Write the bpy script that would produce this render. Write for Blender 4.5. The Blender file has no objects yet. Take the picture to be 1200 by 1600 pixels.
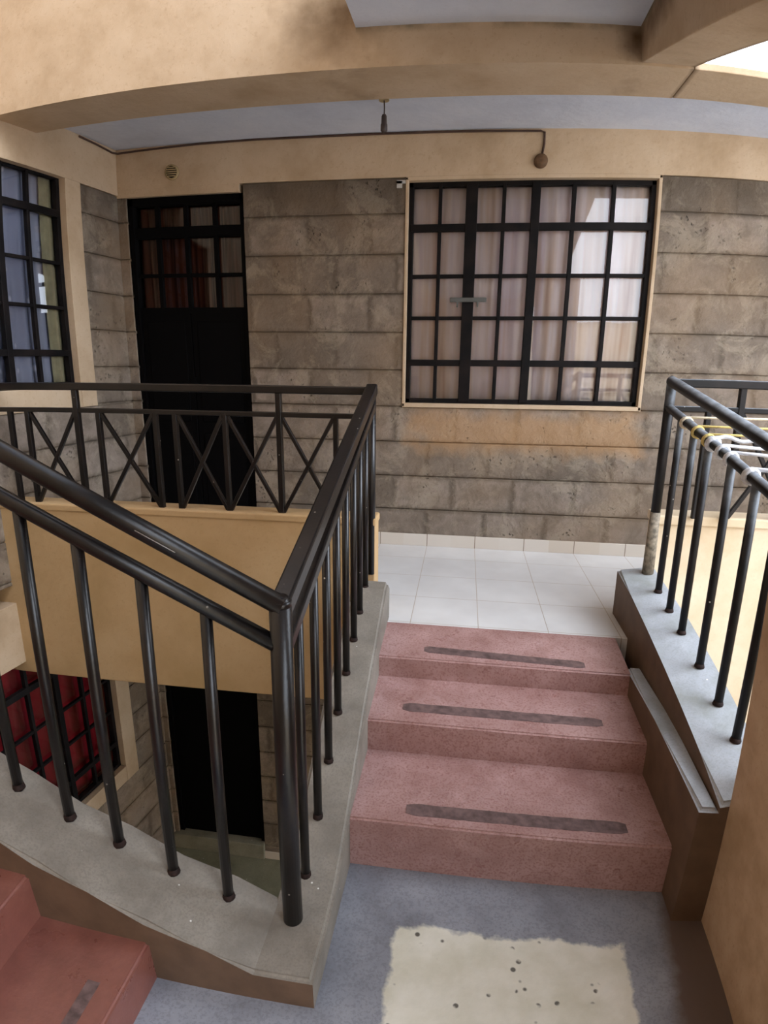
import bpy, bmesh, math, random
from mathutils import Vector, Matrix
random.seed(7)
S = bpy.context.scene
COL = S.collection

# ------------------------------------------------------------------ camera, sky, exposure
cd = bpy.data.cameras.new('camera')
cam = bpy.data.objects.new('camera', cd); COL.objects.link(cam)
r2 = Vector((0.990527, 0.136912, 0.010597)); u2 = Vector((-0.043835, 0.242115, 0.969257)); fw = Vector((-0.130137, 0.960539, -0.245823))
M = Matrix((r2, u2, -fw)).transposed().to_4x4(); M.translation = Vector((0.0621, -3.8713, 1.2213))
cam.matrix_world = M
cd.type = 'PANO'                      # the phone's wide lens bends straight lines a little at the edges
cd.panorama_type = 'FISHEYE_LENS_POLYNOMIAL'
cd.sensor_fit = 'HORIZONTAL'; cd.sensor_width = 12.0; cd.sensor_height = 16.0; cd.lens = 9.0
cd.fisheye_fov = math.pi
cd.fisheye_polynomial_k0 = 0.0
cd.fisheye_polynomial_k1 = -0.11141995
cd.fisheye_polynomial_k2 = 1.91963e-05
cd.fisheye_polynomial_k3 = 0.00060746146
cd.fisheye_polynomial_k4 = -4.2307479e-05
cd.clip_start = 0.02; cd.clip_end = 200
S.camera = cam
W = bpy.data.worlds.new('sky'); S.world = W; W.use_nodes = True
bg = W.node_tree.nodes['Background']; bg.inputs[0].default_value = (0.86, 0.94, 1.06, 1); bg.inputs[1].default_value = 4.5
sd = bpy.data.lights.new('sky_side_light', 'SUN'); sd.energy = 3.4; sd.angle = math.radians(50); sd.color = (.86, .94, 1.05)
so = bpy.data.objects.new('sky_side_light', sd); COL.objects.link(so)      # the open, brighter side of the sky at the right
so.rotation_euler = Vector((.85, -.16, .66)).to_track_quat('Z', 'Y').to_euler()
S.view_settings.view_transform = 'Standard'; S.view_settings.look = 'None'
S.view_settings.gamma = 1.0; S.view_settings.exposure = 0.15
try: S.view_settings.use_curve_mapping = False
except Exception: pass

# ------------------------------------------------------------------ material helpers
def lin(h):
    h = h.lstrip('#'); o = []
    for i in (0, 2, 4):
        c = int(h[i:i+2], 16)/255; o.append(c/12.92 if c < .04045 else ((c+.055)/1.055)**2.4)
    return (*o, 1)
class NT:
    def __init__(s, name):
        s.m = bpy.data.materials.new(name); s.m.use_nodes = True; s.t = s.m.node_tree; s.n = s.t.nodes
        s.b = s.n['Principled BSDF']; s.out = s.n['Material Output']
    def node(s, ty, **kw):
        n = s.n.new(ty)
        for k, v in kw.items(): setattr(n, k, v)
        return n
    def put(s, sock, v):
        if isinstance(v, bpy.types.NodeSocket): s.t.links.new(v, sock)
        elif v is not None: sock.default_value = v
    def coord(s, scale=(1, 1, 1), loc=(0, 0, 0)):
        g = s.node('ShaderNodeNewGeometry'); mp = s.node('ShaderNodeMapping')
        s.put(mp.inputs[0], g.outputs['Position']); mp.inputs['Scale'].default_value = scale; mp.inputs['Location'].default_value = loc
        return mp.outputs[0]
    def noise(s, vec, scale, detail=4, rough=.55, dist=0):
        n = s.node('ShaderNodeTexNoise'); s.put(n.inputs['Vector'], vec); n.inputs['Scale'].default_value = scale
        n.inputs['Detail'].default_value = detail; n.inputs['Roughness'].default_value = rough; n.inputs['Distortion'].default_value = dist
        return n.outputs['Fac']
    def ramp(s, f, stops, interp='LINEAR'):
        r = s.node('ShaderNodeValToRGB'); s.put(r.inputs[0], f); e = r.color_ramp.elements; r.color_ramp.interpolation = interp
        while len(e) < len(stops): e.new(.5)
        for i, (p, c) in enumerate(stops):
            e[i].position = p; e[i].color = c if not isinstance(c, (int, float)) else (c, c, c, 1)
        return r.outputs[0]
    def mix(s, f, a, b, mode='MIX'):
        n = s.node('ShaderNodeMix', data_type='RGBA', blend_type=mode); s.put(n.inputs[0], f); s.put(n.inputs[6], a); s.put(n.inputs[7], b)
        return n.outputs[2]
    def math(s, op, a, b=None, c=None, clamp=False):
        n = s.node('ShaderNodeMath', operation=op, use_clamp=clamp); s.put(n.inputs[0], a)
        if b is not None: s.put(n.inputs[1], b)
        if c is not None: s.put(n.inputs[2], c)
        return n.outputs[0]
    def sep(s, v):
        n = s.node('ShaderNodeSeparateXYZ'); s.put(n.inputs[0], v); return n.outputs
    def comb(s, x, y, z):
        n = s.node('ShaderNodeCombineXYZ'); s.put(n.inputs[0], x); s.put(n.inputs[1], y); s.put(n.inputs[2], z); return n.outputs[0]
    def bump(s, h, strength=.3, dist=.01):
        n = s.node('ShaderNodeBump'); n.inputs['Strength'].default_value = strength; n.inputs['Distance'].default_value = dist
        s.put(n.inputs['Height'], h); s.put(s.b.inputs['Normal'], n.outputs[0])
    def fin(s, col, rough=.7, spec=.5, metal=0):
        s.put(s.b.inputs['Base Color'], col); s.put(s.b.inputs['Roughness'], rough); s.put(s.b.inputs['Metallic'], metal)
        s.b.inputs['Specular IOR Level'].default_value = spec
        return s.m

def smooth_box(t, v, lo, hi, soft, nz):
    """0..1 mask of min-distance inside a range, edges roughened by nz"""
    a = t.math('SUBTRACT', v, lo); b = t.math('SUBTRACT', hi, v)
    d = t.math('MINIMUM', a, b); d = t.math('ADD', d, nz)
    return t.math('DIVIDE', d, soft, clamp=True)

def m_plaster(name, col, dark, light, rough=.75, scale=2.5, dirt=None):
    t = NT(name); v = t.coord()
    f = t.noise(v, scale, 5, .6)
    c = t.ramp(f, [(.3, lin(dark)), (.52, lin(col)), (.72, lin(light))])
    g = t.noise(v, 60, 3)
    c = t.mix(t.ramp(g, [(.28, .5), (.42, 0.0)]), c, lin(dark))
    if dirt: c = dirt(t, v, c)
    h = t.math('ADD', t.noise(v, 25, 4), t.math('MULTIPLY', f, 2.0))
    t.bump(h, .35, .006)
    return t.fin(c, rough, .3)

def m_stone(name, zoff):
    t = NT(name); v = t.coord(); x, y, z = t.sep(v)[0:3]
    nz = t.noise(v, 5, 3); nz2 = t.noise(v, 16, 4, .65)
    # wall running coordinate: x on the back wall, y on the side wall (their sum changes little on the other axis)
    run = t.math('SUBTRACT', x, y)
    zz = t.math('SUBTRACT', z, zoff)
    wob = t.math('MULTIPLY', t.math('SUBTRACT', nz2, .5), .07)
    vec = t.comb(t.math('ADD', run, wob), t.math('ADD', zz, t.math('MULTIPLY', wob, .6)), 0)
    br = t.node('ShaderNodeTexBrick'); t.put(br.inputs['Vector'], vec)
    br.offset = .43; br.squash = 1.0
    for k, val in (('Scale', 1.0), ('Mortar Size', .034), ('Mortar Smooth', 1.0), ('Bias', 0.0), ('Brick Width', .40), ('Row Height', .2338)):
        br.inputs[k].default_value = val
    br.inputs['Color1'].default_value = lin('94867a'); br.inputs['Color2'].default_value = lin('74685c'); br.inputs['Mortar'].default_value = lin('665b50')
    c = br.outputs[0]
    patch = t.ramp(t.noise(v, 7, 5, .7, .4), [(.38, 0.0), (.62, 1.0)])
    c = t.mix(t.math('MULTIPLY', patch, .6), c, lin('62574b'))
    lt_ = t.ramp(t.noise(v, 4.3, 6, .75, .6), [(.50, 0.0), (.60, 1.0)])
    c = t.mix(t.math('MULTIPLY', lt_, .45), c, lin('a39684'))
    warm = t.ramp(t.noise(v, 1.6, 2), [(.45, 0.0), (.65, 1.0)])
    c = t.mix(t.math('MULTIPLY', warm, .35), c, lin('8c7358'))
    # orange-tinted patch on the courses under the window
    mx = smooth_box(t, x, -.35, 1.25, .18, t.math('MULTIPLY', t.math('SUBTRACT', nz, .5), .5))
    mz = smooth_box(t, z, .62, 1.0, .12, t.math('MULTIPLY', t.math('SUBTRACT', nz, .5), .25))
    c = t.mix(t.math('MULTIPLY', t.math('MULTIPLY', mx, mz), .55), c, lin('b58d63'))
    # darker ragged band right under the plaster band
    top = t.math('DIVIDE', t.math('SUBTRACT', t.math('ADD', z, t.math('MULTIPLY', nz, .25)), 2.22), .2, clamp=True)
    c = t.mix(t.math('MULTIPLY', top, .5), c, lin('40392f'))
    # pits in patches of the quarry-dressed face
    vo = t.node('ShaderNodeTexVoronoi'); t.put(vo.inputs['Vector'], t.comb(t.math('ADD', run, t.math('MULTIPLY', wob, 1.2)), t.math('MULTIPLY', zz, .75), 0)); vo.inputs['Scale'].default_value = 42
    pit = t.math('MULTIPLY', t.ramp(vo.outputs['Distance'], [(.10, 1.0), (.34, 0.0)]), t.ramp(t.noise(v, 4.2, 4, .75), [(.54, 0.0), (.66, 1.0)]))
    c = t.mix(t.math('MULTIPLY', pit, .85), c, lin('2e2a25'))
    h = t.math('SUBTRACT', t.math('ADD', t.math('MULTIPLY', nz2, .8), t.math('MULTIPLY', t.noise(v, 45, 4), .5)), t.math('MULTIPLY', pit, .8))
    h = t.math('SUBTRACT', h, t.math('MULTIPLY', br.outputs['Fac'], .25))
    t.bump(h, .7, .012)
    return t.fin(c, .9, .2)

def m_black(name, rough=.32, chips=True, dust=0.0, spec=.5):
    t = NT(name); v = t.coord()
    c = t.mix(t.ramp(t.noise(v, 9, 4), [(.4, 0.0), (.7, 1.0)]), lin('090708'), lin('1b1514'))
    if chips:
        vo = t.node('ShaderNodeTexVoronoi'); t.put(vo.inputs['Vector'], v); vo.inputs['Scale'].default_value = 26
        ch = t.math('MULTIPLY', t.ramp(vo.outputs['Distance'], [(.06, 1.0), (.09, 0.0)]), t.ramp(t.noise(v, 7, 2), [(.56, 0.0), (.6, 1.0)]))
        c = t.mix(ch, c, lin('b8b2a8'))
    if dust:
        g = t.node('ShaderNodeNewGeometry'); nzz = t.sep(g.outputs['Normal'])[2]
        d = t.math('MULTIPLY', t.ramp(nzz, [(.45, 0.0), (.8, 1.0)]), t.ramp(t.noise(v, 22, 4), [(.3, dust), (.6, dust*.5)]))
        c = t.mix(d, c, lin('a3a9b0'))
    t.bump(t.noise(v, 70, 3), .15, .003)
    return t.fin(c, rough, spec)

def m_cement(name, col, dark, light, rough=.6):
    t = NT(name); v = t.coord()
    c = t.ramp(t.noise(v, 5, 6, .65), [(.32, lin(dark)), (.52, lin(col)), (.74, lin(light))])
    c = t.mix(t.ramp(t.noise(v, 140, 2), [(.4, .35), (.5, 0.0)]), c, lin(dark))
    vo = t.node('ShaderNodeTexVoronoi'); t.put(vo.inputs['Vector'], v); vo.inputs['Scale'].default_value = 13
    c = t.mix(t.ramp(vo.outputs['Distance'], [(.035, 1.0), (.05, 0.0)]), c, lin('d8d6d0'))
    t.bump(t.noise(v, 40, 4), .3, .004)
    return t.fin(c, rough, .4)

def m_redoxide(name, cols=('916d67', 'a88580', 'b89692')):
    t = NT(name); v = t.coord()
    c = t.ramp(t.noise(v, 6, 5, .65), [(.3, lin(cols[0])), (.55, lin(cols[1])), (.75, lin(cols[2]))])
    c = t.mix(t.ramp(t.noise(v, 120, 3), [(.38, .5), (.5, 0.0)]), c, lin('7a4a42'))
    t.bump(t.noise(v, 60, 4), .2, .003)
    return t.fin(c, t.ramp(t.noise(v, 9, 4), [(.3, .24), (.7, .42)]), .6)

def m_landing(name):
    t = NT(name); v = t.coord(); x, y, z = t.sep(v)[0:3]
    c = t.ramp(t.noise(v, 4, 6, .65), [(.32, lin('74757c')), (.52, lin('868890')), (.74, lin('9799a0'))])
    c = t.mix(t.ramp(t.noise(v, 120, 2), [(.4, .3), (.5, 0.0)]), c, lin('5d5c60'))
    e = t.math('MULTIPLY', t.math('SUBTRACT', t.noise(v, 14, 4, .6), .5), .07)
    a = smooth_box(t, x, -.082, .63, .015, e); b = smooth_box(t, y, -9, -2.455, .015, e)
    patch = t.math('MULTIPLY', a, b)
    pc = t.ramp(t.noise(v, 8, 5), [(.3, lin('c9c5b2')), (.6, lin('dad6c8')), (.8, lin('e2dfd5'))])
    vo = t.node('ShaderNodeTexVoronoi'); t.put(vo.inputs['Vector'], v); vo.inputs['Scale'].default_value = 21
    ch = t.math('MULTIPLY', t.ramp(vo.outputs['Distance'], [(.13, 1.0), (.2, 0.0)]), t.ramp(t.noise(v, 11, 3), [(.5, 0.0), (.56, 1.0)]))
    pc = t.mix(ch, pc, lin('5e5a52'))
    c = t.mix(patch, c, pc)
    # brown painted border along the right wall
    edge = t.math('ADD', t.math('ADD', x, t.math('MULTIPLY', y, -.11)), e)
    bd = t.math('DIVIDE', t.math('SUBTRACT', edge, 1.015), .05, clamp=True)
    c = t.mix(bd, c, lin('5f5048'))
    vo2 = t.node('ShaderNodeTexVoronoi'); t.put(vo2.inputs['Vector'], v); vo2.inputs['Scale'].default_value = 7
    c = t.mix(t.ramp(vo2.outputs['Distance'], [(.025, 1.0), (.035, 0.0)]), c, lin('e0dfda'))
    t.bump(t.noise(v, 35, 4), .25, .004)
    return t.fin(c, t.ramp(t.noise(v, 6, 4), [(.3, .38), (.7, .6)]), .45)

def m_tile(name):
    t = NT(name); v = t.coord(); x, y, z = t.sep(v)[0:3]
    def line(c0, off):
        f = t.math('FRACT', t.math('DIVIDE', t.math('ADD', c0, off), .33))
        return t.math('ABSOLUTE', t.math('SUBTRACT', f, .5))
    gx = t.math('GREATER_THAN', line(x, 10.055), .494); gy = t.math('GREATER_THAN', line(y, 10.5), .494)
    g = t.math('MAXIMUM', gx, gy)
    base = t.ramp(t.noise(v, 3, 3), [(.3, lin('cfccca')), (.7, lin('dcdad8'))])
    c = t.mix(g, base, lin('a89c8e'))
    t.bump(t.math('SUBTRACT', 1.0, g), .2, .002)
    return t.fin(c, t.mix(g, (.14, .14, .14, 1), (.7, .7, .7, 1)), .5)

def m_skirt_tile(name):
    t = NT(name); v = t.coord(); x = t.sep(v)[0]
    f = t.math('ABSOLUTE', t.math('SUBTRACT', t.math('FRACT', t.math('DIVIDE', t.math('ADD', x, 10.055), .33)), .5))
    g = t.math('GREATER_THAN', f, .492)
    cell = t.math('FLOOR', t.math('DIVIDE', t.math('ADD', x, 10.22), .33))
    wn = t.node('ShaderNodeTexWhiteNoise', noise_dimensions='1D'); t.put(wn.inputs['W'], cell)
    c = t.ramp(wn.outputs[0], [(0, lin('cdbfae')), (.7, lin('d8cfc4')), (1, lin('c4a688'))])
    return t.fin(t.mix(g, c, lin('8f7f6e')), .25, .5)

def m_plain(name, col, rough=.6, spec=.4, var=.12, scale=12, metal=0):
    t = NT(name); v = t.coord(); a = lin(col); d = tuple(c*(1-2.2*var) for c in a[:3]) + (1,); l = tuple(min(1, c*(1+var)) for c in a[:3]) + (1,)
    c = t.ramp(t.noise(v, scale, 4), [(.3, d), (.6, a), (.8, l)])
    return t.fin(c, rough, spec, metal)

def m_glass(name, tint=(1, 1, 1, 1), refl=1.8):
    t = NT(name); tr = t.node('ShaderNodeBsdfTransparent'); tr.inputs[0].default_value = tint
    gl = t.node('ShaderNodeBsdfGlossy'); gl.inputs['Roughness'].default_value = .02; gl.inputs[0].default_value = (1, 1, 1, 1)
    g2 = t.noise(t.coord(), 3.0, 2); bp = t.node('ShaderNodeBump'); bp.inputs['Strength'].default_value = .05; bp.inputs['Distance'].default_value = .01
    t.put(bp.inputs['Height'], g2); t.put(gl.inputs['Normal'], bp.outputs[0])
    fr = t.node('ShaderNodeFresnel'); fr.inputs[0].default_value = refl
    mx = t.node('ShaderNodeMixShader'); t.put(mx.inputs[0], fr.outputs[0]); t.put(mx.inputs[1], tr.outputs[0]); t.put(mx.inputs[2], gl.outputs[0])
    t.put(t.out.inputs[0], mx.outputs[0]); return t.m

def m_curtain(name, stops, freq, axis=0, spots=None, rough=.85):
    t = NT(name); v = t.coord(); p = t.sep(v); s = p[axis]
    w = t.noise(t.comb(t.math('MULTIPLY', s, freq), 0, t.math('MULTIPLY', p[2], .35)), 1.0, 3, .6)
    c = t.ramp(w, [(a, lin(b)) for a, b in stops])
    if spots:
        vo = t.node('ShaderNodeTexVoronoi'); t.put(vo.inputs['Vector'], t.comb(s, p[2], 0)); vo.inputs['Scale'].default_value = spots[0]; vo.inputs['Randomness'].default_value = .35
        c = t.mix(t.ramp(vo.outputs['Distance'], [(.12, 1.0), (.2, 0.0)]), c, lin(spots[1]))
    t.bump(t.noise(v, 160, 2), .1, .002)
    return t.fin(c, rough, .15)

def dirt_upper(t, v, c):
    """brown water stains where the stair soffit meets the upper parapet"""
    x, y, z = t.sep(v)[0:3]
    def blob(cx, cz, rx, rz):
        dx = t.math('DIVIDE', t.math('SUBTRACT', x, cx), rx); dz = t.math('DIVIDE', t.math('SUBTRACT', z, cz), rz)
        d = t.math('SQRT', t.math('ADD', t.math('MULTIPLY', dx, dx), t.math('MULTIPLY', dz, dz)))
        d = t.math('ADD', d, t.math('MULTIPLY', t.math('SUBTRACT', t.noise(v, 9, 4), .5), .9))
        return t.math('SUBTRACT', 1.0, d, clamp=True)
    m = t.math('MAXIMUM', blob(-.56, 2.76, .3, .28), blob(.74, 2.63, .12, .14)); m = t.math('MAXIMUM', m, t.math('MULTIPLY', blob(.995, 2.51, .022, .5), .8))
    c = t.mix(t.math('MULTIPLY', m, .95, clamp=True), c, lin('5a4226'))
    seam = t.math('MULTIPLY', t.math('DIVIDE', t.math('SUBTRACT', z, 2.645), .03, clamp=True), t.ramp(t.noise(v, 6, 4), [(.35, 0.0), (.6, .7)]))
    mx = t.math('GREATER_THAN', x, -.47)
    return t.mix(t.math('MULTIPLY', seam, mx), c, lin('5f5a44'))

YEL = ('c0a88c', 'ad9476', 'c9b399')
MT = dict(
    plaster=m_plaster('cream_plaster', *YEL), upper=m_plaster('cream_plaster_stained', *YEL, dirt=dirt_upper),
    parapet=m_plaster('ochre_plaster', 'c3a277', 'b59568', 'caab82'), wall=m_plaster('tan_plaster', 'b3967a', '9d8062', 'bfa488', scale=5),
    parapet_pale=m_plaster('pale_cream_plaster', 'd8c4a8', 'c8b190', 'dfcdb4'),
    ceil=m_plaster('blueish_whitewash', 'cdd2de', 'c0c5d2', 'd6dae4'),
    stone=m_stone('quarry_stone', .0262), stone_low=m_stone('quarry_stone_lower', .0262-2.77),
    black=m_black('black_gloss_paint'), black_dusty=m_black('black_paint_dusty', .5, True, .95, .3), blackf=m_black('black_frame_paint', .6, False, spec=.15),
    door=m_plain('black_door_steel', '050405', .75, .08), curb_lit=m_cement('grey_cement_lit', 'a5a8ad', '90938f', 'b2b5ba'), curb=m_cement('grey_cement', '817a70', '6c655c', '918a80'),  # right curb: same cement, paled in colour to stand in for skylight
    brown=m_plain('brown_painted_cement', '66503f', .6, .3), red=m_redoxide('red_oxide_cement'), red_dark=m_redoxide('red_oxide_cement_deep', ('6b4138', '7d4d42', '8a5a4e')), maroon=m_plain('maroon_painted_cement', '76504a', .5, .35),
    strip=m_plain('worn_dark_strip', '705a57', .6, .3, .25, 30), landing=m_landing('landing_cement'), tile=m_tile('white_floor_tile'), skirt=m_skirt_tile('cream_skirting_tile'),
    glass=m_glass('window_glass'), glass_d=m_glass('door_glass', (.55, .52, .48, 1), 1.35), glass_l=m_glass('window_glass_left'),
    smear=m_plain('plaster_smeared_metal', '8d8272', .8, .2, .3, 40), white=m_plain('white_paint_mark', 'c9c6c2', .7), rust=m_plain('brown_cable', '4a352b', .7),
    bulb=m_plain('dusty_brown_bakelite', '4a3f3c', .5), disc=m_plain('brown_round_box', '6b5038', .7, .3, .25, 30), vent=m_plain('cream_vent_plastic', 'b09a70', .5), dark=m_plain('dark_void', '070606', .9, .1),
    rope_w=m_plain('white_cord', 'dcdce0', .8, .2, .1, 80), rope_c=m_plain('cream_cord', 'ddcfb4', .8, .2, .1, 80), rope_y=m_plain('yellow_cord', 'd9c17a', .8, .2, .1, 80),
    room=m_plain('room_wall_khaki', 'aca382', .8, .2), lowfloor=m_cement('greenish_cement_floor', '7d7b66', '6a6855', '8a8874'), sill=m_cement('threshold_cement', '8b8878', '747162', '9a9787'),
    stay=m_plain('grey_latch_metal', '5a5a56', .5, .4), chip=m_plain('bare_edge_metal', '9b9894', .4), base_rust=m_plain('rusty_bar_foot', '2c1e1a', .8, .2, .3, 60),
)

# ------------------------------------------------------------------ mesh helpers
class MB:
    def __init__(s): s.bm = bmesh.new(); s.mi = 0
    def verts(s, pts, M=None): return [s.bm.verts.new((M @ Vector(p)) if M else Vector(p)) for p in pts]
    def face(s, vs):
        try: f = s.bm.faces.new(vs); f.material_index = s.mi; return f
        except ValueError: return None
    def hexa(s, p, M=None):
        v = s.verts(p, M)
        for q in ((0, 3, 2, 1), (4, 5, 6, 7), (0, 1, 5, 4), (1, 2, 6, 5), (2, 3, 7, 6), (3, 0, 4, 7)): s.face([v[i] for i in q])
        return v
    def box(s, x0, x1, y0, y1, z0, z1, bev=0, M=None, seg=2):
        v = s.hexa([(x0, y0, z0), (x1, y0, z0), (x1, y1, z0), (x0, y1, z0), (x0, y0, z1), (x1, y0, z1), (x1, y1, z1), (x0, y1, z1)], M)
        if bev:
            es = list({e for a in v for e in a.link_edges})
            r = bmesh.ops.bevel(s.bm, geom=es, offset=bev, segments=seg, affect='EDGES', profile=.5)
        return s
    def prism(s, poly, axis, a0, a1, bev=0):
        """poly = list of 2D points; extruded along axis (0: poly is y,z; 1: poly is x,z)"""
        f = (lambda p, a: (a, p[0], p[1])) if axis == 0 else (lambda p, a: (p[0], a, p[1]))
        A = s.verts([f(p, a0) for p in poly]); B = s.verts([f(p, a1) for p in poly]); n = len(poly)
        s.face(A[::-1]); s.face(B)
        for i in range(n): s.face([A[i], A[(i+1) % n], B[(i+1) % n], B[i]])
        if bev:
            es = list({e for a in A+B for e in a.link_edges})
            bmesh.ops.bevel(s.bm, geom=es, offset=bev, segments=2, affect='EDGES', profile=.5)
        return s
    def tube(s, pts, r, n=12, cap=True, square=False):
        pts = [Vector(p) for p in pts]; rings = []
        for i, p in enumerate(pts):
            d = (pts[min(i+1, len(pts)-1)] - pts[max(i-1, 0)]).normalized()
            up = Vector((0, 0, 1)) if abs(d.z) < .95 else Vector((0, 1, 0))
            a = d.cross(up).normalized(); b = a.cross(d).normalized(); ring = []
            rr = r[i] if isinstance(r, (list, tuple)) else r
            if square:
                c = rr*.28
                offs = [(rr, rr-c), (rr-c*.3, rr-c*.3), (rr-c, rr), (-rr+c, rr), (-rr+c*.3, rr-c*.3), (-rr, rr-c), (-rr, -rr+c), (-rr+c*.3, -rr+c*.3), (-rr+c, -rr), (rr-c, -rr), (rr-c*.3, -rr+c*.3), (rr, -rr+c)]
            else: offs = [(rr*math.cos(2*math.pi*k/n), rr*math.sin(2*math.pi*k/n)) for k in range(n)]
            rings.append([s.bm.verts.new(p + a*o[0] + b*o[1]) for o in offs])
        m = len(rings[0])
        for A, B in zip(rings, rings[1:]):
            for k in range(m):
                f = s.face([A[k], B[k], B[(k+1) % m], A[(k+1) % m]])
                if f and not square: f.smooth = True
        if cap: s.face(rings[0]); s.face(rings[-1][::-1])
        return s
    def lathe(s, prof, c, ax='z', n=24):
        rings = []
        for r, h in prof:
            ring = []
            for k in range(n):
                a = 2*math.pi*k/n; u, w = r*math.cos(a), r*math.sin(a)
                ring.append(s.bm.verts.new((c[0]+u, c[1]+w, c[2]+h) if ax == 'z' else (c[0]+u, c[1]+h, c[2]+w)))
            rings.append(ring)
        for A, B in zip(rings, rings[1:]):
            for k in range(n):
                f = s.face([A[k], A[(k+1) % n], B[(k+1) % n], B[k]])
                if f: f.smooth = True
        s.face(rings[0][::-1]); s.face(rings[-1])
        return s
    def build(s, name, mats, parent=None, kind=None):
        bmesh.ops.recalc_face_normals(s.bm, faces=s.bm.faces)
        off = parent_loc(parent)
        if off.length: bmesh.ops.translate(s.bm, verts=s.bm.verts, vec=-off)
        me = bpy.data.meshes.new(name); s.bm.to_mesh(me); s.bm.free()
        for m in (mats if isinstance(mats, (list, tuple)) else [mats]): me.materials.append(MT[m])
        o = bpy.data.objects.new(name, me); COL.objects.link(o)
        if parent: o.parent = parent
        if kind: o['kind'] = kind
        return o
def parent_loc(p):
    v = Vector((0, 0, 0))
    while p is not None: v += p.location; p = p.parent
    return v
def empty(name, loc, label=None, cat=None, group=None, kind=None):
    o = bpy.data.objects.new(name, None); COL.objects.link(o); o.location = loc; o.empty_display_size = .05
    return tag(o, label, cat, group, kind)
def tag(o, label=None, cat=None, group=None, kind=None):
    for k, v in (('label', label), ('category', cat), ('group', group), ('kind', kind)):
        if v: o[k] = v
    return o
def struct(name, mb, mats, label, cat='wall'): return tag(mb.build(name, mats), label, cat, kind='structure')

ROW = .2338
def courses(mb, a0, a1, z0, z1, zo, M=None, n0=0.0, th=.18):
    """stone courses with a shallow groove between them; local frame (along, depth, z), front at depth n0"""
    k = math.floor((z0 - zo)/ROW + 1e-6); z = zo + k*ROW
    while z < z1 - 1e-4:
        lo, hi = max(z, z0), min(z+ROW, z1)
        if hi - lo > .012: mb.box(a0, a1, n0, n0+.05, lo+.003, hi-.003, .005, M, 2)
        z += ROW
    mb.box(a0, a1, n0+.010, n0+th, z0, z1, 0, M)

# ------------------------------------------------------------------ geometry constants
FL = -.480          # half-landing level
DZ = -2.77          # the storey below
SY = .13            # the left wall leans out a little as it comes forward
LD = Vector((-SY, -1, 0)).normalized(); LN = Vector((1, -SY, 0)).normalized()
def left_frame(dz=0.0):
    # local x runs along the left wall towards the viewer, local y goes INTO the wall, z up
    m = Matrix((LD, -LN, Vector((0, 0, 1)))).transposed().to_4x4(); m.translation = Vector((-2.264, 0, dz)); return m
I4 = Matrix.Identity(4)

# ------------------------------------------------------------------ walls
def back_wall(dz, z_lo, mat, suf, xr, win=True):
    zo = .0262 + dz; mb = MB()
    dl, dr = (-2.2, -1.39) if not dz else (-2.225, -1.455)
    courses(mb, -2.30, dl, z_lo, 2.30+dz, zo)
    if win:
        courses(mb, dr, xr, z_lo, zo+4*ROW, zo)
        courses(mb, dr, -.344, zo+4*ROW, 2.335+dz, zo); courses(mb, 1.157, xr, zo+4*ROW, 2.335+dz, zo)
    else: courses(mb, dr, xr, z_lo, 2.335+dz, zo)
    return mb
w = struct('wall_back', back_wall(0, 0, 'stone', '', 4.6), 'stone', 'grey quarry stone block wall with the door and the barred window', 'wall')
pb = MB(); pb.box(-2.32, 4.6, -.008, .2, 2.335, 2.62, .003); pb.box(-2.32, -1.41, -.006, .2, 2.285, 2.34, .003)
pb.build('plaster_band', 'plaster', w)
mk = MB(); mk.box(-.405, -.372, -.006, .004, 2.275, 2.315); mk.box(-.405, -.345, -.006, .004, 2.30, 2.318)
mk.build('paint_mark', 'white', w)
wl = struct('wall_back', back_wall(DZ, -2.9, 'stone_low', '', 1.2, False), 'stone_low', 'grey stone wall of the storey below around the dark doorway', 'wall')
MB().box(-2.32, 1.2, -.008, .2, 2.335+DZ, -.19, .003).build('plaster_band', 'plaster', wl)

def left_wall(dz, mat, label):
    zo = .0262 + dz; F = left_frame(0); mb = MB()
    courses(mb, 0, 3.2, dz if not dz else -2.9, zo+4*ROW-.01, zo, F)
    courses(mb, 0, .350, zo+4*ROW-.01, 2.30+dz, zo, F)
    o = struct('wall_left', mb, mat, label)
    p = MB()
    p.box(.350, .480, -.006, .18, .95+dz, 2.32+dz, .003, F); p.box(-.02, 3.2, -.008, .18, 2.30+dz, (2.62 if not dz else -.10), .003, F)
    p.box(.480, 3.2, -.004, .18, .95+dz, 1.075+dz, .003, F); p.box(1.78, 3.2, -.004, .18, 1.075+dz, 2.32+dz, .003, F)
    p.build('plaster_band', 'plaster', o)
    return o
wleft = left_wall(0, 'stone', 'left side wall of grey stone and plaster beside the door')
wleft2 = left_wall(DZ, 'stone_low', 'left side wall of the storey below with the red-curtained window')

# parapets with the floor edge beam below them
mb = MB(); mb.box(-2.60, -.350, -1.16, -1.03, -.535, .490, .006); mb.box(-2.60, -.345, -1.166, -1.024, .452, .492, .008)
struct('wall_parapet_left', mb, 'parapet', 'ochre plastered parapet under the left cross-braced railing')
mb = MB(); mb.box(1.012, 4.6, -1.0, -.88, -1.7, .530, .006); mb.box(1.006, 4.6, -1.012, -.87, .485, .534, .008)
struct('wall_parapet_right', mb, 'parapet_pale', 'pale cream parapet brightly lit behind the right railing')

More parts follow.
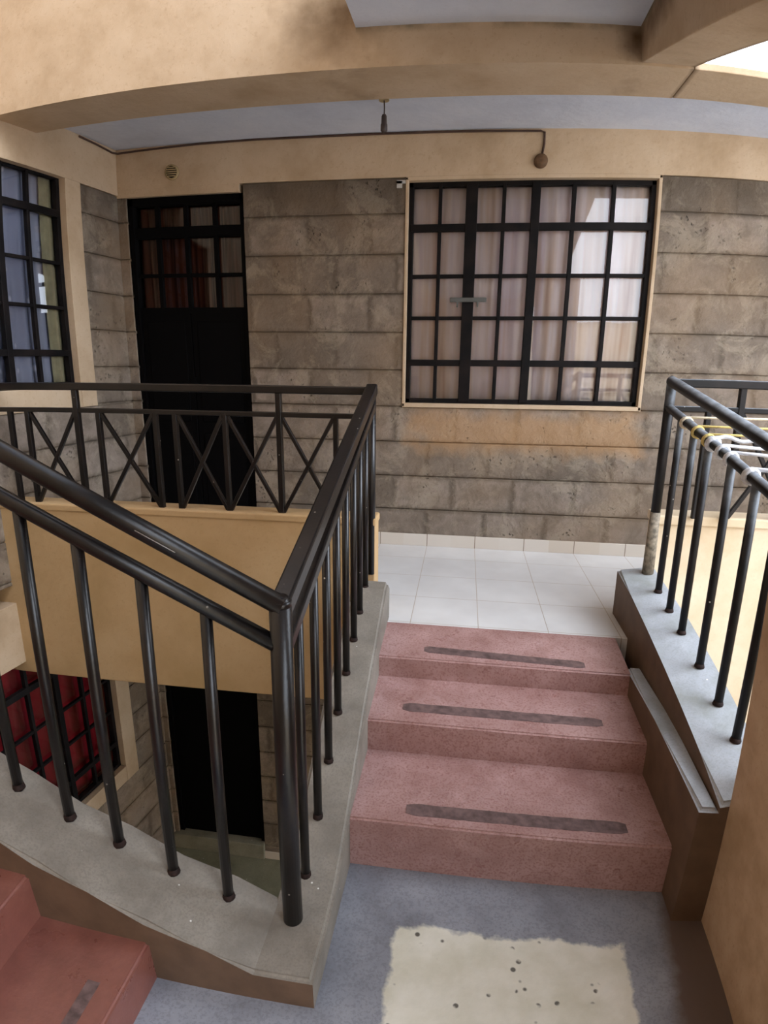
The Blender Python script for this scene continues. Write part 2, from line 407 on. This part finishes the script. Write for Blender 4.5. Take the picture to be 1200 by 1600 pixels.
# upper storey edge: beam, parapet, slab, soffit
mb = MB(); mb.prism([(-1.04, 2.50), (-.70, 2.50), (-.70, 2.76), (-.92, 2.76), (-.92, 4.2), (-1.04, 4.2)], 0, -2.9, -.47); mb.box(-.47, .99, -1.04, -.70, 2.50, 2.76)
mb.box(.992, 4.6, -1.04, -.70, 2.50, 2.535, .004)
struct('wall_upper_edge', mb, 'upper', 'cream beam and parapet face of the floor above', 'beam')
mb = MB(); mb.box(-2.70, 4.6, -.72, .2, 2.589, 2.66)
struct('ceiling', mb, 'ceil', 'blueish white ceiling strip over the landing', 'ceiling')
mb = MB(); mb.prism([(-1.03, 2.68), (-1.42, 2.68), (-2.50, 2.20), (-5.3, 2.20), (-5.3, 2.36), (-2.45, 2.36), (-1.40, 2.85), (-1.03, 2.85)], 0, -.47, .765)
struct('ceiling', mb, 'ceil', 'pale blueish underside of the stairs overhead', 'ceiling')
mb = MB(); mb.prism([(-1.04, 2.512), (-2.6, 2.065), (-5.3, 2.065), (-5.3, 2.95), (-2.6, 2.95), (-1.04, 3.4)], 0, .76, 1.0, .005)
struct('wall_upper_stair', mb, 'upper', 'sloping cream edge beam of the stairs overhead at the right', 'beam')

# right-hand wall and the wall behind the viewer
mb = MB()
def lean(z): return .905 - .034*(z + .47)
p = [(lean(-3), -2.35, -3), (1.16, -2.35, -3), (1.16, -3.35, -3), (lean(-3), -3.35, -3), (lean(2.1), -2.35, 2.1), (1.16, -2.35, 2.1), (1.16, -3.35, 2.1), (lean(2.1), -3.35, 2.1)]
v = mb.hexa([p[3], p[2], p[1], p[0], p[7], p[6], p[5], p[4]])
bmesh.ops.bevel(mb.bm, geom=list({e for a in v for e in a.link_edges}), offset=.010, segments=3, affect='EDGES')
struct('wall_right', mb, 'wall', 'tan plastered wall at the lower right beside the steps')
mb = MB(); mb.box(-2.9, .98, -5.4, -5.25, -3, 6.8)
struct('wall_front', mb, 'plaster', 'plastered wall behind the half landing')
mb = MB(); mb.box(-2.95, -2.75, -5.4, -1.0, -3, 6.8)
struct('wall_shaft_blocker', mb, 'plaster', 'unseen tall plastered wall added beside the stairwell shaft to cut light')  # added out of view to hold light back from the left well
mb = MB(); mb.box(-2.95, .5, -5.4, .2, 6.8, 6.95)
struct('ceiling', mb, 'ceil', 'unseen slab added far above the stairwell shaft to cut light', 'ceiling')  # unseen slab, added to dim the light falling down the shaft
mb = MB(); mb.box(3.9, 4.1, -9.0, -.6, -3.0, 1.25)
struct('wall_far_right', mb, 'parapet_pale', 'low cream wall across the open well')
mb = MB(); mb.box(-3.0, 14, -12.2, -12.0, -3.0, 2.35)
struct('wall_neighbour', mb, 'parapet_pale', 'plastered house wall beyond the courtyard')

# floors
mb = MB(); P = [(-2.60, -1.04), (-.34, -1.04), (-.34, -1.276), (1.02, -1.276), (1.02, -.93), (4.6, -.93), (4.6, .1), (-2.60, .1)]
A_ = mb.verts([(x, y, -.19) for x, y in P]); B_ = mb.verts([(x, y, 0) for x, y in P]); mb.face(A_[::-1]); mb.face(B_)
for i in range(8): mb.face([A_[i], A_[(i+1) % 8], B_[(i+1) % 8], B_[i]])
struct('floor', mb, 'tile', 'shiny white tiled landing floor', 'floor')
mb = MB(); P = [(-.80, -5.3), (.96, -5.3), (.96, -2.20), (-.30, -2.20), (-.30, -2.70), (-.80, -2.70)]
A_ = mb.verts([(x, y, FL-.16) for x, y in P]); B_ = mb.verts([(x, y, FL) for x, y in P]); mb.face(A_[::-1]); mb.face(B_)
for i in range(6): mb.face([A_[i], A_[(i+1) % 6], B_[(i+1) % 6], B_[i]])
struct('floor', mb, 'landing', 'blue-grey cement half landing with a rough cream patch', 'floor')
mb = MB(); mb.box(-3.0, 4.6, -5.4, .1, -2.99, -2.87)
struct('floor', mb, 'lowfloor', 'greenish cement floor of the storey below', 'floor')
mb = MB(); mb.box(-2.20, 4.6, -.012, .0, 0, .085, .002)
tag(mb.build('baseboard_back', 'skirt'), 'cream tile skirting along the foot of the stone wall', 'baseboard', kind='structure')
mb = MB(); mb.box(-1.455, 1.2, -.014, .0, -2.87, -2.80, .002)
tag(mb.build('baseboard_lower', 'skirt'), 'cream skirting beside the dark doorway below', 'baseboard', kind='structure')

# curbs
def loft(mb, rows, mi=(0, 0, 0), endm=0, skip=0, ends=(0, -1)):
    """rows of (inner_bottom, inner_top, outer_top, outer_bottom)"""
    R = [mb.verts(r) for r in rows]
    for A, B in zip(R, R[1:]):
        for k in range(4):
            mb.mi = mi[0] if k == 0 else 0
            mb.face([A[k], A[(k+1) % 4], B[(k+1) % 4], B[k]])
    mb.mi = endm; mb.face(R[0][::-1]); mb.face(R[-1]); mb.mi = 0
    tops = []
    for n_, (A, B) in enumerate(zip(R, R[1:])):
        for k in (1, 2):
            if n_ < skip and k == 2: continue
            e = mb.bm.edges.get((A[k], B[k]))
            if e: tops.append(e)
    for Q in [R[i] for i in ends]:
        e = mb.bm.edges.get((Q[1], Q[2]))
        if e: tops.append(e)
    bmesh.ops.bevel(mb.bm, geom=tops, offset=.012, segments=3, affect='EDGES')
mb = MB()
prof = [(-1.215, .165), (-1.27, .205), (-1.34, .195), (-1.609, .069), (-1.906, -.055), (-2.256, -.262), (-2.44, -.345), (-2.512, -.3580), (-2.62, -.374)]
loft(mb, [[(-.266-.006*(y < -2.6), y, FL-.15 if y < -2 else min(FL, z-.35)), (-.266-.006*(y < -2.6), y, z), (-.435, y, z+.004), (-.435, y, z-.36)] for y, z in prof], ends=(0,))
# the left flight's curb
xs = [(-.266, -.3585), (-.43, -.3585), (-.564, -.305), (-.732, -.240), (-.899, -.166), (-1.055, -.098), (-1.22, -.018), (-1.371, .052), (-2.60, .62)]
mi_rows = [[(x, -2.772, FL-.15 if x > -.7 else z-.42), (x, -2.772, z-.006), (x, -2.515, z), (x, -2.515, z-.40)] for x, z in xs]
loft(mb, mi_rows, mi=(1,), skip=1)
tag(mb.build('trim_1', ['curb', 'brown']), 'grey cement curb turning the corner of the stairwell at the left', 'curb', kind='structure')
mb = MB()
prof = [(-.985, .242, .268), (-1.25, .204, .238), (-1.50, .163, .200), (-1.75, .118, .157), (-1.95, .079, .118), (-2.15, .038, .078), (-2.36, -.004, .036)]
loft(mb, [[(.862, y, FL-.1), (.862, y, zi), (1.035, y, zo_), (1.035, y, FL-.1)] for y, zi, zo_ in prof], mi=(1,), endm=1)
mb.mi = 0
rows = [[(.803, y, FL), (.803, y, -.024), (.865, y, -.024), (.865, y, FL)] for y in (-1.50, -1.9, -2.36)]
loft(mb, rows, mi=(1,), endm=1)
tag(mb.build('trim_2', ['curb_lit', 'brown']), 'grey cement curb and narrow ledge along the right of the steps', 'curb', kind='structure')

# ------------------------------------------------------------------ windows and doors
def glazed(name, F, a0, a1, z0, z1, vs, hs, label, glass='glass', fr=.028, n=.05, opener=None):
    root = tag(bpy.data.objects.new(name, None), label, 'window', kind='structure'); COL.objects.link(root)
    root.location = F @ Vector(((a0+a1)/2, n, z0))
    m = MB()
    for q in ((a0, a1, z0, z0+fr), (a0, a1, z1-fr, z1), (a0, a0+fr, z0, z1), (a1-fr, a1, z0, z1)): m.box(q[0], q[1], n-.012, n+.03, q[2], q[3], .003, F)
    m.build('window_frame', 'blackf', root)
    for a, w_ in vs: MB().box(a-w_/2, a+w_/2, n-.014-.006*(w_ > .03), n+.016, z0+.01, z1-.01, .003, F).build('mullion', 'blackf', root)
    for z, w_ in hs: MB().box(a0+.01, a1-.01, n-.010-.006*(w_ > .03), n+.014, z-w_/2, z+w_/2, .003, F).build('glazing_bar', 'blackf', root)
    g = MB(); g.face(g.verts([(a0, n+.02, z0), (a1, n+.02, z0), (a1, n+.02, z1), (a0, n+.02, z1)], F)); 
    g.build('glass_pane', glass, root)
    return root
w1 = glazed('window_1', I4, -.332, 1.140, .985, 2.315, [(-.139, .022), (.053, .072), (.248, .022), (.437, .052), (.662, .024), (.894, .024)],
            [(2.053, .044), (1.771, .022), (1.520, .022), (1.243, .040)], 'black barred window with pale pink curtains in the stone wall')
rv = MB()
for q in ((-.350, -.332, .960, 2.336), (1.140, 1.160, .960, 2.336), (-.350, 1.160, .958, .985), (-.350, 1.160, 2.315, 2.338)): rv.box(q[0], q[1], -.010, .14, q[2], q[3], .004)
rv.build('window_reveal', 'plaster', w1)
lt = MB(); lt.box(-.060, .168, .018, .030, 1.615, 1.642, .003); lt.box(-.018, -.008, .018, .03, 1.585, 1.62, .002); lt.box(.110, .120, .018, .03, 1.585, 1.62, .002)
lt.build('latch', 'stay', w1)
FLt = left_frame(0); FLb = left_frame(DZ)
lv = [(.735, .022), (.945, .04), (1.155, .022), (1.365, .022), (1.575, .022)]
lh = [(2.092, .042), (1.805, .02), (1.545, .02), (1.279, .038)]
w2 = glazed('window_2', FLt, .482, 1.78, 1.078, 2.318, lv, lh, 'black barred window with pale blue curtain in the left wall', 'glass_l')
w3 = glazed('window_3', FLb, .482, 1.78, 1.078, 2.318, lv, lh, 'barred window with dark red curtain on the storey below', 'glass_l')

def cloth(name, F, a0, a1, z0, z1, n, amp, waves, mat, label, group=None):
    mb = MB(); N = 160; rows = 8; g = []
    rnd = [random.random()*6.28 for _ in range(4)]
    for j in range(rows+1):
        z = z0 + (z1-z0)*j/rows; r = []
        for i in range(N+1):
            u = i/N; a = a0 + (a1-a0)*u
            d = amp*(math.sin(u*waves*6.28+rnd[0]+.25*math.sin(j*.7)) + .5*math.sin(u*waves*2.3*6.28+rnd[1]))
            r.append((a, n+d, z))
        g.append(mb.verts(r, F))
    for j in range(rows):
        for i in range(N):
            f = mb.face([g[j][i], g[j][i+1], g[j+1][i+1], g[j+1][i]]); f.smooth = True
    o = mb.build(name, mat); tag(o, label, 'curtain', group)
    md = o.modifiers.new('thick', 'SOLIDIFY'); md.thickness = .0015
    return o
MT['c_pink'] = m_curtain('pink_white_curtain', [(.30, 'b08a76'), (.40, 'dccabf'), (.5, 'eae0e2'), (.6, 'e0d4dc'), (.72, 'cdb19e')], 7.0)
MT['c_brown'] = m_curtain('brown_curtain', [(.30, '3e201a'), (.45, '6a4034'), (.55, '381a15'), (.70, '9a7464')], 16.0)
MT['c_blue'] = m_curtain('pale_blue_curtain', [(.3, '8c90a4'), (.6, 'a4a8b8'), (.8, 'b4b8c6')], 6.0, 1, (7.0, 'd5d5de'))
MT['c_red'] = m_curtain('dark_red_curtain', [(.3, '6e1420'), (.6, '96202c'), (.8, 'a83038')], 6.0, 1)
cloth('curtain', I4, -.34, 1.15, .96, 2.33, .100, .010, 9, 'c_pink', 'pale pink and beige curtain hanging behind the barred window of the stone wall')
cloth('curtain', I4, -2.19, -1.40, 1.50, 2.29, .14, .010, 6, 'c_brown', 'brown curtain behind the small panes above the black door')
cloth('curtain', FLt, .56, 1.80, 1.02, 2.33, .10, .010, 6, 'c_blue', 'pale blue spotted curtain behind the window of the left wall')
cloth('curtain', FLt, .44, .60, 1.02, 2.33, .088, .003, 2, 'room', 'narrow khaki sheet added for the room wall beside the pale blue curtain of the left window')  # added sheet standing in for the khaki room wall, otherwise too dark
cloth('curtain', FLb, .47, 1.80, 1.02, 2.33, .13, .010, 6, 'c_red', 'dark red curtain behind the window of the storey below')

# rooms behind the openings
def room(F, a0, a1, z0, z1, mat, label, d0=.19, d1=1.2):
    m = MB()
    m.box(a0, a1, d1, d1+.05, z0, z1, 0, F); m.box(a0-.05, a0, d0, d1, z0, z1, 0, F); m.box(a1, a1+.05, d0, d1, z0, z1, 0, F)
    m.box(a0, a1, d0, d1, z0-.05, z0, 0, F); m.box(a0, a1, d0, d1, z1, z1+.05, 0, F)
    return struct('wall_inner', m, mat, label)
room(I4, -.45, 1.3, .8, 2.45, 'room', 'inside wall of the room behind the curtained window')
room(I4, -2.3, -1.25, 0, 2.4, 'room', 'inside wall of the room behind the black door')
room(FLt, .35, 2.0, .8, 2.45, 'room', 'inside wall of the room behind the left window', d1=.30)
room(FLb, .35, 2.0, .8, 2.45, 'room', 'inside wall of the room behind the lower left window')
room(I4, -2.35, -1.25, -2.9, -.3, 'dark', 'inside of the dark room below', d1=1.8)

d1 = tag(bpy.data.objects.new('door_1', None), 'black steel double door with small panes above, left end of the stone wall', 'door', kind='structure'); COL.objects.link(d1); d1.location = (-1.795, .05, 0)
m = MB(); m.box(-2.2, -2.168, .02, .10, 0, 2.285, .003); m.box(-1.422, -1.39, .02, .10, 0, 2.285, .003); m.box(-2.2, -1.39, .02, .10, 2.235, 2.285, .003); m.box(-2.17, -1.42, .03, .09, 2.035, 2.10, .003)
m.build('door_frame', 'door', d1)
for xa, xb in ((-2.168, -1.812), (-1.808, -1.422)):
    lf = MB().box(xa, xb, .045, .080, .01, 1.575, .004).build('door_leaf', 'door', d1)
    MB().box(xa+.04, xb-.04, .038, .05, .12, .74, .006).build('panel', 'door', lf); MB().box(xa+.04, xb-.04, .038, .05, .82, 1.50, .006).build('panel', 'door', lf)
for x in (-2.010, -1.808, -1.606): MB().box(x-.014, x+.014, .042, .075, 1.57, 2.24, .003).build('mullion', 'door', d1)
MB().box(-2.17, -1.42, .046, .07, 1.785, 1.808, .003).build('glazing_bar', 'door', d1); MB().box(-2.17, -1.42, .044, .08, 1.55, 1.59, .003).build('glazing_bar', 'door', d1)
g = MB(); g.face(g.verts([(-2.17, .072, 1.57), (-1.42, .072, 1.57), (-1.42, .072, 2.25), (-2.17, .072, 2.25)])); g.build('glass_pane', 'glass_d', d1)
h = MB(); h.tube([(-1.79, .036, 1.02), (-1.79, .012, 1.02), (-1.79, .012, 1.13), (-1.79, .036, 1.13)], .006, 8); h.build('handle', 'door', d1)
d2 = tag(bpy.data.objects.new('door_2', None), 'black doorway on the storey below with a cement threshold', 'door', kind='structure'); COL.objects.link(d2); d2.location = (-1.84, .05, -2.87)
m = MB(); m.box(-2.225, -2.19, .02, .10, -2.72, -.5, .003); m.box(-1.49, -1.455, .02, .10, -2.72, -.5, .003); m.box(-2.225, -1.455, .02, .1, -.55, -.48, .003)
m.build('door_frame', 'door', d2)
for xa, xb in ((-2.19, -1.842), (-1.838, -1.49)): MB().box(xa, xb, .045, .08, -2.72, -.55, .004).build('door_leaf', 'door', d2)
MB().box(-2.30, -1.455, -.03, .12, -2.87, -2.72, .006).build('threshold', 'sill', d2)

# ------------------------------------------------------------------ steps
def step_mesh(y_front, zfl, zfr, y_back, zbl, zbr, z_bot):
    m = MB(); a, b = -.272, .806
    v = m.hexa([(a, y_front, z_bot), (b, y_front, z_bot), (b, y_back, z_bot), (a, y_back, z_bot), (a, y_front, zfl), (b, y_front, zfr), (b, y_back, zbr), (a, y_back, zbl)])
    e = m.bm.edges.get((v[4], v[5])); bmesh.ops.bevel(m.bm, geom=[e], offset=.007, segments=3, affect='EDGES')
    return m
st = empty('staircase', (.27, -2.24, FL), 'short flight of three red oxide cement steps up to the tiled landing', 'stairs')
def strip(x0, x1, yc, w, surf, par, yslope=0.0):
    yf, zfl, zfr, yb_, zb_ = surf
    def zf(x, y):
        u = (x+.272)/1.078; a = (y-yf)/(yb_-yf); return (zfl+(zfr-zfl)*u)*(1-a) + zb_*a
    """ragged worn strip, 1 mm proud"""
    m = MB(); N = 30; top = []; bot = []
    for i in range(N+1):
        u = i/N; x = x0+(x1-x0)*u; e = min(1, .4+u*200, .4+(1-u)*200)**.5
        a = w/2*e*(.92+.12*random.random())+.002; yy = yc + yslope*(u-.5)
        top.append((x, yy+a, zf(x, yy+a)+.0012)); bot.append((x, yy-a, zf(x, yy-a)+.0012))
    T = m.verts(top); B = m.verts(bot); T2 = m.verts([(p[0], p[1], p[2]-.004) for p in top]); B2 = m.verts([(p[0], p[1], p[2]-.004) for p in bot])
    for i in range(N):
        m.face([B[i], B[i+1], T[i+1], T[i]]); m.face([B2[i], B[i], B[i+1], B2[i+1]]); m.face([T[i], T2[i], T2[i+1], T[i+1]])
    return m.build('grip_strip', 'strip', par)
s1 = step_mesh(-2.240, -.283, -.281, -1.86, -.286, -.286, FL).build('step', 'red', st)
s2 = step_mesh(-1.864, -.149, -.147, -1.55, -.127, -.127, -.40).build('step', 'red', st)
s3 = step_mesh(-1.562, -.031, -.031, -1.276, 0, 0, -.30).build('step', 'red', st)
strip(-.078, .672, -2.168, .054, (-2.240, -.283, -.281, -1.86, -.286), s1, .006)
strip(-.135, .658, -1.765, .050, (-1.864, -.149, -.147, -1.55, -.127), s2, .004)
strip(-.070, .626, -1.500, .046, (-1.562, -.031, -.031, -1.276, 0), s3, -.030)
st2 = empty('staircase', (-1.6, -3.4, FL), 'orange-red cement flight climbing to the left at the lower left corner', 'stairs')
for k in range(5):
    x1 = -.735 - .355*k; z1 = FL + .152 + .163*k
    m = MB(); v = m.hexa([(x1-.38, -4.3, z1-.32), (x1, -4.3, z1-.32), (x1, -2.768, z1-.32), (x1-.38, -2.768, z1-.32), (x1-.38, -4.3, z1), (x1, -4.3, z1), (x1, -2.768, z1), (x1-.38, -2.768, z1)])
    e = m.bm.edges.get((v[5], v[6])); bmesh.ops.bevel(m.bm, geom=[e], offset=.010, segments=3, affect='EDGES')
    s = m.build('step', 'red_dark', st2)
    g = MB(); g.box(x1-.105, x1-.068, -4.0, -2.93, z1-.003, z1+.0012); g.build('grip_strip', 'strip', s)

# ------------------------------------------------------------------ railings
def bar(name, pts, r, par, mat='black', square=False, n=12): return MB().tube(pts, r, n, True, square).build(name, mat, par)
def lerp(tab, x):
    for (a, va), (b, vb) in zip(tab, tab[1:]):
        if min(a, b) <= x <= max(a, b): return va + (vb-va)*(x-a)/(b-a)
    return tab[-1][1] if abs(x-tab[-1][0]) < abs(x-tab[0][0]) else tab[0][1]
RY = -1.125
rl = empty('stair_railing', (-.37, -2.59, -.37), 'black steel railing around the stairwell at the left, with crossed bars at the back', 'railing')
bar('post', [(-.37, -2.585, -.372), (-.37, -2.585, .655)], .0285, rl, n=20)
MB().lathe([(.001, .668), (.018, .666), (.029, .650), (.029, .640)][::-1], (-.37, -2.585, 0)).build('post_cap', 'black', rl)
bar('post', [(-.37, -1.150, .20), (-.37, -1.150, 1.120)], .020, rl, n=16)
# side run
bar('top_rail', [(-.37, -2.585, .632), (-.37, -1.145, 1.115)], .026, rl, square=True)
bar('lower_rail', [(-.37, -2.575, .512), (-.37, -1.15, 1.035)], .019, rl, square=True)
ctab = [(-2.60, -.365), (-2.44, -.345), (-2.256, -.262), (-1.906, -.055), (-1.609, .069), (-1.34, .195), (-1.215, .165)]
for y in (-2.437, -2.268, -2.103, -1.943, -1.780, -1.617, -1.475, -1.325):
    z0 = lerp(ctab, y)-.006; z1 = .512 + (1.035-.512)*(y+2.575)/(1.425)
    b = bar('baluster', [(-.37, y, z0), (-.37, y, z1)], .0145, rl)
    MB().lathe([(.019, 0), (.018, .004), (.0150, .016)], (-.37, y, z0+.004), n=12).build('foot', 'base_rust', b)
# left flight run
bar('top_rail', [(-.362, -2.59, .640), (-1.084, -2.59, 1.008), (-2.50, -2.59, 1.72)], .0255, rl, n=20)
bar('lower_rail', [(-.385, -2.59, .538), (-1.103, -2.59, .892), (-2.50, -2.59, 1.58)], .021, rl, n=16)
xt = sorted([(x, z) for x, z in xs])
for x in (-.564, -.732, -.899, -1.055, -1.22, -1.371, -1.53, -1.69, -1.85, -2.01, -2.17, -2.33):
    z0 = lerp(xt, x)-.008; z1 = lerp([(-2.50, 1.58), (-1.103, .892), (-.385, .538)], x)
    b = bar('baluster', [(x, -2.59, z0), (x, -2.59, z1)], .0155, rl)
    MB().lathe([(.020, 0), (.019, .004), (.0160, .018)], (x, -2.59, z0+.006), n=12).build('foot', 'base_rust', b)
MB().tube([(-.62, -2.6155, .775), (-.72, -2.6155, .826)], .0012, 6).build('paint_scratch', 'chip', rl)
# crossed run on the parapet
def cross_run(par, xa, xb, y, zt, zm, zb, rt, rm, verts, panels, posts, mat='black'):
    bar('top_rail', [(xa, y, zt), (xb, y, zt)], rt, par, mat, True)
    bar('lower_rail', [(xa, y, zm), (xb, y, zm)], rm, par, mat, True)
    for x in verts: bar('baluster', [(x, y, zb), (x, y, zm)], .0125, par, mat, True)
    for x in posts: bar('baluster', [(x, y, zb), (x, y, zt)], .0145, par, mat, True)
    for a, b in panels:
        o = bar('cross_brace', [(a+.010, y+.003, zm-.01), (b-.010, y+.003, zb+.01)], .0095, par, mat, True)
        o = bar('cross_brace', [(b-.010, y-.003, zm-.01), (a+.010, y-.003, zb+.01)], .0095, par, mat, True)
cross_run(rl, -2.415, -.375, RY, 1.105, .985, .485, .019, .012, [-2.30, -2.195, -1.785, -1.475, -1.37, -1.110, -.550],
          [(-2.195, -1.905), (-1.785, -1.475), (-1.37, -1.110), (-1.110, -.832), (-.832, -.550)], [-1.905, -.832])

rr = empty('stair_railing', (.98, -1.05, .25), 'black steel railing on the right curb with cords tied to its lower rail', 'railing')
bar('post', [(.985, -1.055, .56), (.985, -1.055, 1.178)], .0215, rr, 'black_dusty', n=18)
bar('post_base', [(.985, -1.055, .245), (.985, -1.055, .40), (.985, -1.055, .56)], [.027, .025, .0222], rr, 'smear', n=18)
bar('top_rail', [(.985, -1.05, 1.168), (.98, -1.998, 1.012), (.98, -2.40, .945)], .0235, rr, 'black_dusty', n=20)
bar('lower_rail', [(.985, -1.06, 1.050), (.98, -1.633, .950), (.98, -2.042, .874), (.98, -2.40, .806)], .0185, rr, 'black_dusty', n=16)
rtab = [(-2.36, .018), (-2.15, .062), (-1.95, .104), (-1.75, .145), (-1.50, .188), (-1.25, .226), (-.985, .258)]
ltab = [(-2.40, .806), (-2.042, .874), (-1.633, .950), (-1.06, 1.050)]
for y in (-1.245, -1.406, -1.567, -1.777, -1.971, -2.135, -2.295):
    b = bar('baluster', [(.98, y, lerp(rtab, y)-.008), (.98, y, lerp(ltab, y))], .0145, rr, 'black_dusty')
    MB().lathe([(.019, 0), (.018, .004), (.0150, .016)], (.98, y, lerp(rtab, y)), n=12).build('foot', 'base_rust', b)
cross_run(rr, .99, 4.55, -1.03, 1.160, 1.045, .53, .019, .012, [1.17, 1.61, 1.71, 2.11, 2.41, 2.51, 2.91, 3.21, 3.31, 3.71, 4.01],
          [(1.31, 1.61), (1.71, 2.01), (2.11, 2.41), (2.51, 2.81), (2.91, 3.21), (3.31, 3.61), (3.71, 4.01)], [1.31, 2.01, 2.81, 3.61], 'black_dusty')

# ------------------------------------------------------------------ cords tied to the right railing
def rope(start, end, sag, mat, label, r=.0045, wraps=2, loose=False):
    sx, sy, sz = start; ex, ey, ez = end; m = MB(); pts = []
    # loops round the rail, then the run
    N = 12*wraps
    for i in range(N+1):
        a = 2*math.pi*i/12 + math.pi*.5
        pts.append((.98 + .0225*math.cos(a), sy - .010 + .020*i/N, sz + .0225*math.sin(a)))
    for i in range(1, 25):
        u = i/24; wv = .006*math.sin(u*9) if loose else 0
        pts.append((sx + .02 + (ex-sx-.02)*u, sy + .012 + (ey-sy)*u, sz + .022 + (ez-sz-.022)*u - sag*4*u*(1-u) + wv))
    m.tube(pts, r, 8)
    o = m.build('cord', mat); return tag(o, label, 'cord', 'cords tied to the right railing')
far = 3.9
rope((.98, -1.308, 1.004), (far, -1.32, 1.16), .03, 'rope_c', 'cream cord tied to the right lower rail, the one nearest the corner post', .005, 5)
rope((.98, -1.442, .981), (far, -1.45, 1.10), .03, 'rope_y', 'yellow cord, second from the corner post on the right lower rail')
rope((.98, -1.554, .962), (far, -1.56, 1.06), .03, 'rope_y', 'thin pale yellow cord, third from the corner post on the right rail')
rope((.98, -1.600, .954), (1.155, -1.62, .962), -.004, 'rope_w', 'thick white loose cord end lying out between the two right rails', .0075, 3, True)
rope((.98, -1.690, .938), (1.20, -1.66, .948), .002, 'rope_w', 'short straight white cord end below the thick loose one', .006, 2)
rope((.98, -1.765, .924), (far, -1.80, .98), .06, 'rope_w', 'white cord running off to the right, second lowest on the rail', .006, 2)
rope((.98, -1.925, .894), (far, -1.95, .98), .07, 'rope_w', 'pale cord wound thickly round the right rail, lowest of all', .007, 4)

# ------------------------------------------------------------------ small fittings
o = MB()
pts = [(-2.292, -.36, 2.575), (-2.272, -.20, 2.570), (-2.258, -.05, 2.562), (-2.235, -.022, 2.562), (-2.10, -.018, 2.568), (-1.7, -.016, 2.580), (-1.293, -.016, 2.584), (-.9, -.016, 2.581), (-.488, -.016, 2.580), (0, -.016, 2.578), (.44, -.016, 2.573), (.463, -.016, 2.566), (.463, -.016, 2.50), (.452, -.016, 2.43)]
o.tube(pts, .0065, 8); tag(o.build('electric_cable', 'rust'), 'brown cable running along the top of the wall and down to the round box', 'cable')
o = MB(); o.lathe([(.040, 0), (.040, -.018), (.034, -.028), (.012, -.032)], (.448, -.008, 2.405), 'y', 28)
tag(o.build('junction_box', 'disc'), 'small round brown box on the plaster above the barred window', 'junction box')
vt = empty('air_vent', (-1.859, -.008, 2.422), 'small round slatted vent above the black door', 'vent')
m = MB(); m.lathe([(.048, 0), (.048, -.010), (.042, -.014), (.040, -.014)], (-1.859, -.008, 2.422), 'y', 28); m.build('vent_ring', 'vent', vt)
m = MB(); m.lathe([(.037, -.0145), (.037, -.0155)], (-1.859, -.008, 2.422), 'y', 28); m.build('vent_back', 'dark', vt)
for k in range(5):
    zz = 2.396 + .013*k; hw = math.sqrt(max(.037**2-(zz-2.422)**2, 0))
    MB().box(-1.859-hw, -1.859+hw, -.029, -.023, zz-.003, zz+.003).build('slat', 'vent', vt)
lp = empty('lamp_holder', (-.42, -.47, 2.589), 'bare brown lamp holder hanging by its wire from the ceiling', 'lamp holder')
MB().tube([(-.422, -.47, 2.589), (-.420, -.468, 2.55), (-.421, -.47, 2.51)], .0035, 8).build('wire', 'bulb', lp)
MB().lathe([(.010, 2.515), (.014, 2.505), (.015, 2.47), (.018, 2.465), (.0185, 2.435), (.014, 2.430), (.009, 2.424)][::-1], (-.421, -.47, 0), n=18).build('socket', 'bulb', lp)
MB().lathe([(.028, 2.585), (.028, 2.589)], (-.422, -.47, 0), n=18).build('ceiling_plate', 'vent', lp)
